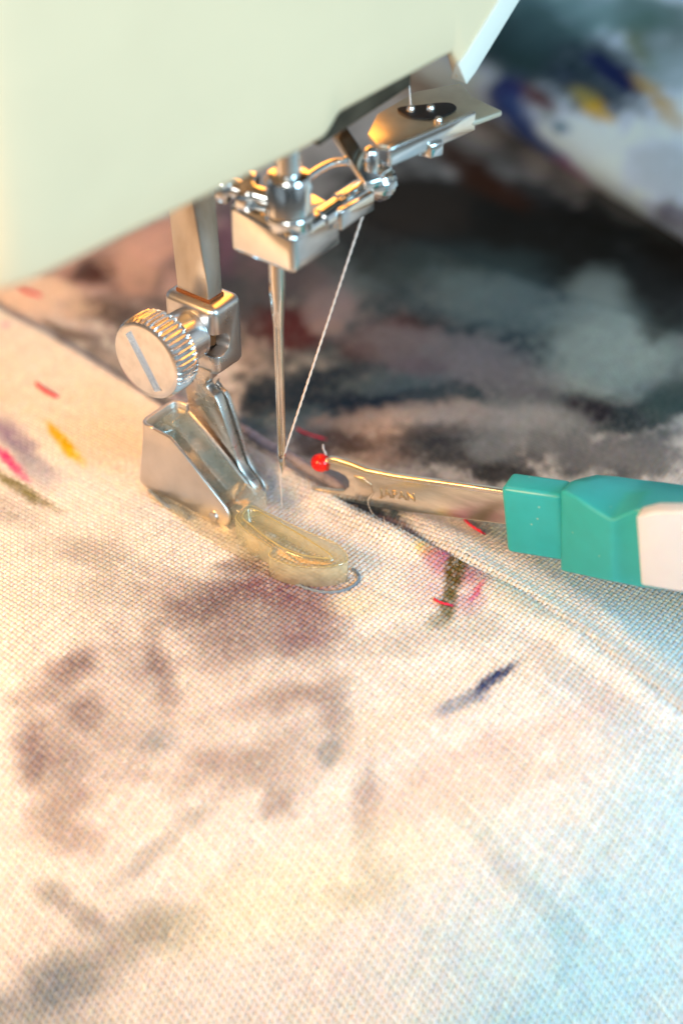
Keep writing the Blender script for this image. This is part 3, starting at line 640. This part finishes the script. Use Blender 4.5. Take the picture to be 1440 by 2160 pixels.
prism(bm, [W(f, -.135, z) for f, z in [(-1.44, 1.055), (-1.05, .78), (-.3, .2), (-.5, .12), (-1.3, .4)]], tuple(Av*.045))
from_bm('far_cheek', bm, M['clip'], clip, smooth=40, bevel=.01, seg=2, bang=25)

# clear lever inside the clip
bm = bmesh.new(); lv = [(-1.44, .98), (-1.27, .99), (-1.16, .90), (-.96, .76), (-.72, .54), (-.37, .30), (-.30, .22), (-.42, .16), (-.85, .36), (-1.20, .62), (-1.44, .70)]
prism(bm, [W(f, -.43, z) for f, z in lv], tuple(Av*.28)); from_bm('lever', bm, M['cloudy'], foot, smooth=40, bevel=.02, seg=3, bang=25)
bm = bmesh.new(); prism(bm, [W(f, a, .58) for f, a in [(-1.455, -.66), (-1.29, -.66), (-1.20, -.44), (-1.455, -.44)]], (0, 0, .37))
from_bm('lever_head', bm, M['cloudy'], foot, smooth=40, bevel=.03, seg=3)
bm = bmesh.new(); box(bm, -.50, -.08, -.66, -.18, .13, .37)
from_bm('hinge_block', bm, M['cloudy'], foot, smooth=40, bevel=.03, seg=3)
bm = bmesh.new(); lathe(bm, W(-.43, -.68, .195), tuple(Av), [(0, .035), (.60, .035)], 16)
from_bm('hinge_pin', bm, M['rust'], foot)
# thin rear sole
bm = bmesh.new()
so = [(-1.40, -.74), (-1.20, -.78), (-.44, -.955), (.0, -.99), (.25, -1.0), (.36, -.96), (.40, -.80), (.42, -.45), (.0, -.25), (-.6, -.15), (-1.40, -.15)]
prism(bm, [W(f, a, .045) for f, a in so], (0, 0, .085)); from_bm('sole', bm, M['cloudy'], foot, smooth=40, bevel=.018, seg=2)
# thick toe with a leaf shaped well
bm = bmesh.new()
to = [(-.12, -.47), (.10, -.452), (.32, -.450), (.68, -.452), (.95, -.425), (1.13, -.43), (1.28, -.485), (1.372, -.575), (1.36, -.69), (1.24, -.84), (1.08, -.955), (.96, -1.015), (.80, -1.055), (.68, -1.06), (.615, -1.04), (.60, -.99), (.57, -.93), (.44, -.90), (.20, -.87), (.0, -.80), (-.12, -.72)]
tos = smooth_loop([Vector((f, a, 0)) for f, a in to], 6)
lf = smooth_loop([Vector((f, a, 0)) for f, a in [(-.02, -.53), (.45, -.55), (.90, -.60), (1.22, -.67), (1.10, -.76), (.92, -.83), (.67, -.855), (.40, -.82), (.15, -.755), (-.02, -.70)]], 6)
def resample(loop, n):
    P = loop+[loop[0]]; L_ = [0]
    for i in range(1, len(P)): L_.append(L_[-1]+(P[i]-P[i-1]).length)
    xs = np.interp(np.linspace(0, L_[-1], n, endpoint=False), L_, [p.x for p in P]); ys = np.interp(np.linspace(0, L_[-1], n, endpoint=False), L_, [p.y for p in P])
    return [Vector((x, y, 0)) for x, y in zip(xs, ys)]
def inset(loop, d):
    out_ = []
    for i in range(len(loop)):
        t = (loop[(i+1) % len(loop)]-loop[i-1]).normalized(); n_ = Vector((-t.y, t.x, 0)); out_.append(loop[i]+n_*d)
    return out_
NT = 110; tos = resample(tos, NT); lf = resample(lf, NT)
area_ = sum(tos[i].x*tos[(i+1) % NT].y-tos[(i+1) % NT].x*tos[i].y for i in range(NT)); sg = 1 if area_ > 0 else -1
area_l = sum(lf[i].x*lf[(i+1) % NT].y-lf[(i+1) % NT].x*lf[i].y for i in range(NT)); sl = 1 if area_l > 0 else -1
k0 = min(range(NT), key=lambda i: (tos[i]-lf[0]).length)
tos = [tos[(k0+(i if sg == sl else -i)) % NT] for i in range(NT)]
def ring(loop, d, sgn, z): return [W(v.x, v.y, z) for v in inset(loop, d*sgn)]
def wellring(t, z):
    out_ = []
    for v in lf:
        c = min(1.05, max(.08, v.x)); ax = Vector((c, -.625-.06*c, 0)); q = v*(1-t)+ax*t; out_.append(W(q.x, q.y, z))
    return out_
bm = bmesh.new()
loft(bm, [ring(tos, .012, sl, .047), ring(tos, .0, sl, .06), ring(tos, .004, sl, .318), ring(tos, .012, sl, .335), ring(tos, .026, sl, .342),
          ring(lf, -.030, sl, .342), ring(lf, -.018, sl, .358), ring(lf, -.006, sl, .360), ring(lf, .004, sl, .350), wellring(.28, .215), wellring(.36, .205)])
toe = from_bm('toe', bm, M['clear'], foot, smooth=48)
toe.data.materials.append(M['milk'])
for i, pl in enumerate(toe.data.polygons): pl.material_index = 1 if i < 2*NT+10 and abs(pl.normal.z) < .6 else 0
bm = bmesh.new(); lp = ring(lf, -.006, sl, .360); tube(bm, lp+[lp[0]], .009, 6)
from_bm('well_edge_glow', bm, M['rim'], toe)
bm = bmesh.new(); lp = ring(tos, .006, sl, .338); tube(bm, lp+[lp[0]], .005, 6)
from_bm('top_edge_glow', bm, M['rim'], toe)
# small bar across the well
bm = bmesh.new(); tube(bm, [W(.10, -.50, .345), W(.02, -.62, .35), W(-.02, -.74, .345)], .03, 10)
from_bm('cross_rib', bm, M['clear'], toe)

# ------------------------------------------------------------------ thumb screw
ts = empty('thumb_screw', W(-1.12, -.5, 2.14), 'knurled aluminium thumb screw with a slotted face holding the presser foot', 'screw')
KD = tuple(-Av+Zv*.02)
bm = bmesh.new(); pr = [(0, .30)]
for k in range(12): pr += [(.02+k*.025, .30), (.032+k*.025, .296)]
pr += [(.34, .30), (.36, .29), (.40, .29)]
lathe(bm, W(-1.12, -.19, 2.14), KD, pr, 48); from_bm('collar', bm, M['knurl'], ts, smooth=50)
nt_ = 40
def kn(t, an):
    if .03 < t < .36: return 1+.030*math.copysign(min(1, abs(1.8*math.sin(an*nt_))), math.sin(an*nt_)) if False else 1-.115*(.5-.5*math.cos(an*nt_))
    return 1
bm = bmesh.new(); lathe(bm, W(-1.12, -.55, 2.14), KD, [(0, .40), (.03, .455), (.05, .480), (.10, .484), (.20, .486), (.30, .484), (.34, .478), (.37, .455), (.382, .42), (.384, .40)], nt_*8, kn)
knob = from_bm('knob', bm, M['knurl'], ts, smooth=None)
# slot across the face
face = W(-1.12, -.55, 2.14)+Vector(KD).normalized()*.384
kd = Vector(KD).normalized(); ku = Vector(tuple(-Fv*.42+Zv*.65)); ku -= kd*ku.dot(kd); ku.normalize(); kv = kd.cross(ku)
bm = bmesh.new(); prism(bm, [face-ku*.37-kv*.028+kd*.1, face+ku*.37-kv*.028+kd*.1, face+ku*.35+kv*.10+kd*.1, face-ku*.36+kv*.10+kd*.1], kd*-.145)
cut = from_bm('cut', bm, None, smooth=None); boolean(knob, cut)
knob.data.polygons.foreach_set('use_smooth', [True]*len(knob.data.polygons)); knob.data.set_sharp_from_angle(angle=math.radians(40))

# ------------------------------------------------------------------ seam ripper
q0 = hit(700, 1050, np.array([0, 0, .10]), Zv); q1 = hit(1072, 1160, np.array([0, 0, .13]), Zv)
xr = q1-q0; xr[2] = 0; xr /= np.linalg.norm(xr); nr = np.array([xr[1], -xr[0], 0.])          # nr faces the camera side
if nr[1] > 0: nr = -nr
def rp(px, py, off=0.): return Vector(tuple(hit(px, py, q0+nr*off, nr)+0*nr))
ripper = empty('seam_ripper', Vector(tuple(q1)), 'seam ripper with teal handle, forked metal blade and small red ball tip', 'seam ripper')
bm = bmesh.new()
bl = [(690,966), (705,968), (735,977), (770,991), (830,1003), (900,1013), (980,1024), (1085,1040), (1085,1110), (1040,1104), (950,1092), (850,1079), (790,1070), (745,1060), (700,1050), (672,1040), (655,1030), (672,1032), (705,1037), (724,1036), (735,1027), (735,1015), (727,1004), (712,996), (697,991), (686,986)]
prism(bm, [rp(x, y, .0) for x, y in bl], tuple(-nr*.075))
blade = from_bm('blade', bm, M['blade'], ripper, smooth=40, bevel=.016, seg=3, bang=25)
bm = bmesh.new()    # raised rounded spine along the top edge and hollow of the fork
tube(bm, smooth_path([rp(x, y, -.035) for x, y in [(688,972), (712,975), (740,984), (775,996), (830,1007), (900,1017), (980,1028), (1080,1042)]], 5), .037, 12)
from_bm('spine', bm, M['clip'], blade, smooth=60)
bm = bmesh.new()
prism(bm, [rp(x, y, .012) for x, y in [(744,1004), (765,1008), (782,1022), (786,1042), (772,1054), (750,1050), (745,1035), (748,1018)]], tuple(-nr*.02))
from_bm('hollow', bm, M['blade'], blade, smooth=60, bevel=.012, seg=3, bang=10)
bc = rp(676, 976, -.035); bm = bmesh.new()
lathe(bm, bc-Vector(tuple(xr))*.118, tuple(xr), [(.0, .004)]+[(.118-.118*math.cos(math.radians(a_)), .110*math.sin(math.radians(a_))) for a_ in range(8, 150, 8)]+[(.225, .072), (.225, .01)], 32)
from_bm('ball_tip', bm, M['red'], ripper, smooth=50)
# stamped lettering
cu = bpy.data.curves.new('lettering', 'FONT'); cu.body = 'JAPAN'; cu.size = .150; cu.extrude = .006; cu.align_x = 'CENTER'; cu.align_y = 'CENTER'; cu.bevel_depth = .0015; cu.space_character = 1.08
to_ = bpy.data.objects.new('t', cu); COL.objects.link(to_); dg = bpy.context.evaluated_depsgraph_get(); dg.update()
me = bpy.data.meshes.new_from_object(to_.evaluated_get(dg)); bpy.data.objects.remove(to_)
X_ = (rp(900, 1056)-rp(800, 1041)).normalized(); Nn = Vector(tuple(nr)); Y_ = Nn.cross(X_)*1.0
mt = Matrix((X_, Y_, Nn)).transposed().to_4x4(); mt.translation = rp(838, 1045, .003); me.transform(mt)
lett = link('lettering', me, M['stamp'], blade)
# handle: collar, body, white slider
def rbox(bm, pts, d0, d1):
    prism(bm, [Vector(tuple(hit(x, y, q0, nr)))+Vector(tuple(nr))*d1 for x, y in pts], tuple(nr*(d0-d1)))
bm = bmesh.new(); rbox(bm, [(1062,1018), (1190,1036), (1200,1176), (1075,1156)], -.24, .10)
from_bm('handle_neck', bm, M['teal'], ripper, smooth=50, bevel=.06, seg=4)
bm = bmesh.new()
def Rp(x, y, d): return Vector(tuple(hit(x, y, q0+nr*d, nr)))
# body: front face bends outwards, top face wide; sections along the handle
secs = [(1180, 1034, 1206, .10, -.40, 1006), (1190, 1036, 1209, .14, -.46, 997), (1215, 1050, 1214, .22, -.47, 987), (1250, 1074, 1222, .31, -.48, 988), (1288, 1098, 1230, .40, -.50, 992), (1312, 1086, 1234, .38, -.52, 996), (1340, 1074, 1240, .37, -.54, 1000), (1440, 1080, 1252, .38, -.56, 1014), (1560, 1096, 1272, .38, -.56, 1030), (1900, 1150, 1330, .38, -.56, 1080)]
rings = []
for x, yt, yb, d1, d0, yk in secs:
    T = Rp(x, yt, d1); Bt = Rp(x, yb, d1); Bt.z = max(Bt.z, .10); nv = Vector(tuple(nr))
    kt = Rp(x, yk, d0); back_t = T-nv*(d1-d0); back_t.z = kt.z; back_b = Bt-nv*(d1-d0)
    mid = T*.45+back_t*.55+Vector((0, 0, .05))
    rings.append([Bt, T, mid, back_t, back_b])
loft(bm, rings); body = from_bm('handle_body', bm, M['teal'], ripper, smooth=45, bevel=.06, seg=5, bang=18)
bm = bmesh.new()
prism(bm, [Rp(x, y, .52) for x, y in [(1340,1090), (1380,1080), (1480,1082), (1600,1098), (1606,1262), (1480,1256), (1430,1250), (1350,1236)]], tuple(-nr*.20))
from_bm('handle_slider', bm, M['white_plastic'], ripper, smooth=50, bevel=.035, seg=4)
# stray fibre caught on the blade
bm = bmesh.new(); tube(bm, smooth_path([rp(786, 1040, .03), rp(776, 1056, .04), rp(782, 1078, .05), rp(796, 1092, .06), rp(806, 1098, .05)], 6), .0035, 5)
meta(from_bm('loose_fibre', bm, M['lint']), 'fine curled brown fibre caught across the ripper blade', 'fibre')
bm = bmesh.new(); twisted(bm, [rp(688, 968, -.1), rp(686, 955, -.1), rp(682, 948, -.1), rp(681, 938, -.1)], .014)
meta(from_bm('thread_end', bm, M['thread_white']), 'short cream thread end sticking up behind the red ball tip', 'thread')

# ------------------------------------------------------------------ basting stitches and loose threads on the cloth
def on_cloth(px, py, hfn, lift=.02):
    z = .1
    for _ in range(8):
        P = hit(px, py, np.array([0, 0, z]), Zv); v = P-N0; z = hfn(float(v@Fv), float(v@Av))+lift
    return Vector(tuple(P))
for (x0, y0, x1, y1, fn, r, lab) in [
    (624, 903, 688, 930, hb, .015, 'thin red basting stitch on dark cloth between the needle thread and the red ball'),
    (978, 1094, 1022, 1130, hb, .017, 'red basting stitch just below the ripper blade near the teal handle'),
    (914, 1262, 956, 1281, hf, .016, 'red basting stitch beside the olive and magenta printed stroke'),
    (76, 808, 124, 842, hf, .024, 'soft red basting stitch on pale cloth left of the thumb screw'),
    (40, 603, 88, 628, hb, .024, 'blurred red basting stitch near the left edge under the machine head')]:
    bm = bmesh.new(); pts = []
    for k in range(7):
        t = k/6; p = on_cloth(x0+(x1-x0)*t, y0+(y1-y0)*t+2*math.sin(t*5), fn, -.01+.055*math.sin(math.pi*t)**.5+.01); pts.append(p)
    twisted(bm, pts, r, 7); meta(from_bm('basting_stitch', bm, M['thread_red'], smooth=60), lab, 'stitch', 'red basting stitches on the cloth')
bm = bmesh.new(); twisted(bm, [on_cloth(x, y, hf, .03) for x, y in [(625,1232), (650,1242), (685,1249), (715,1247), (742,1237), (756,1222), (753,1208), (742,1200)]], .019, 5)
meta(from_bm('loose_thread', bm, M['thread_blue'], smooth=60), 'grey blue thread curling round the toe of the clear foot', 'thread')
bm = bmesh.new()
for k in range(5):
    twisted(bm, [on_cloth(x+random.uniform(-4, 4), y+random.uniform(-4, 4), hf, .03+.01*k) for x, y in [(318,1036), (335,1050), (352,1062), (372,1074), (398,1094)]], .022, 5)
meta(from_bm('thread_tuft', bm, M['thread_blue'], smooth=60), 'pale blue frayed threads squeezed out beside the heel of the foot', 'thread')
print('cloth tris', TRIS)
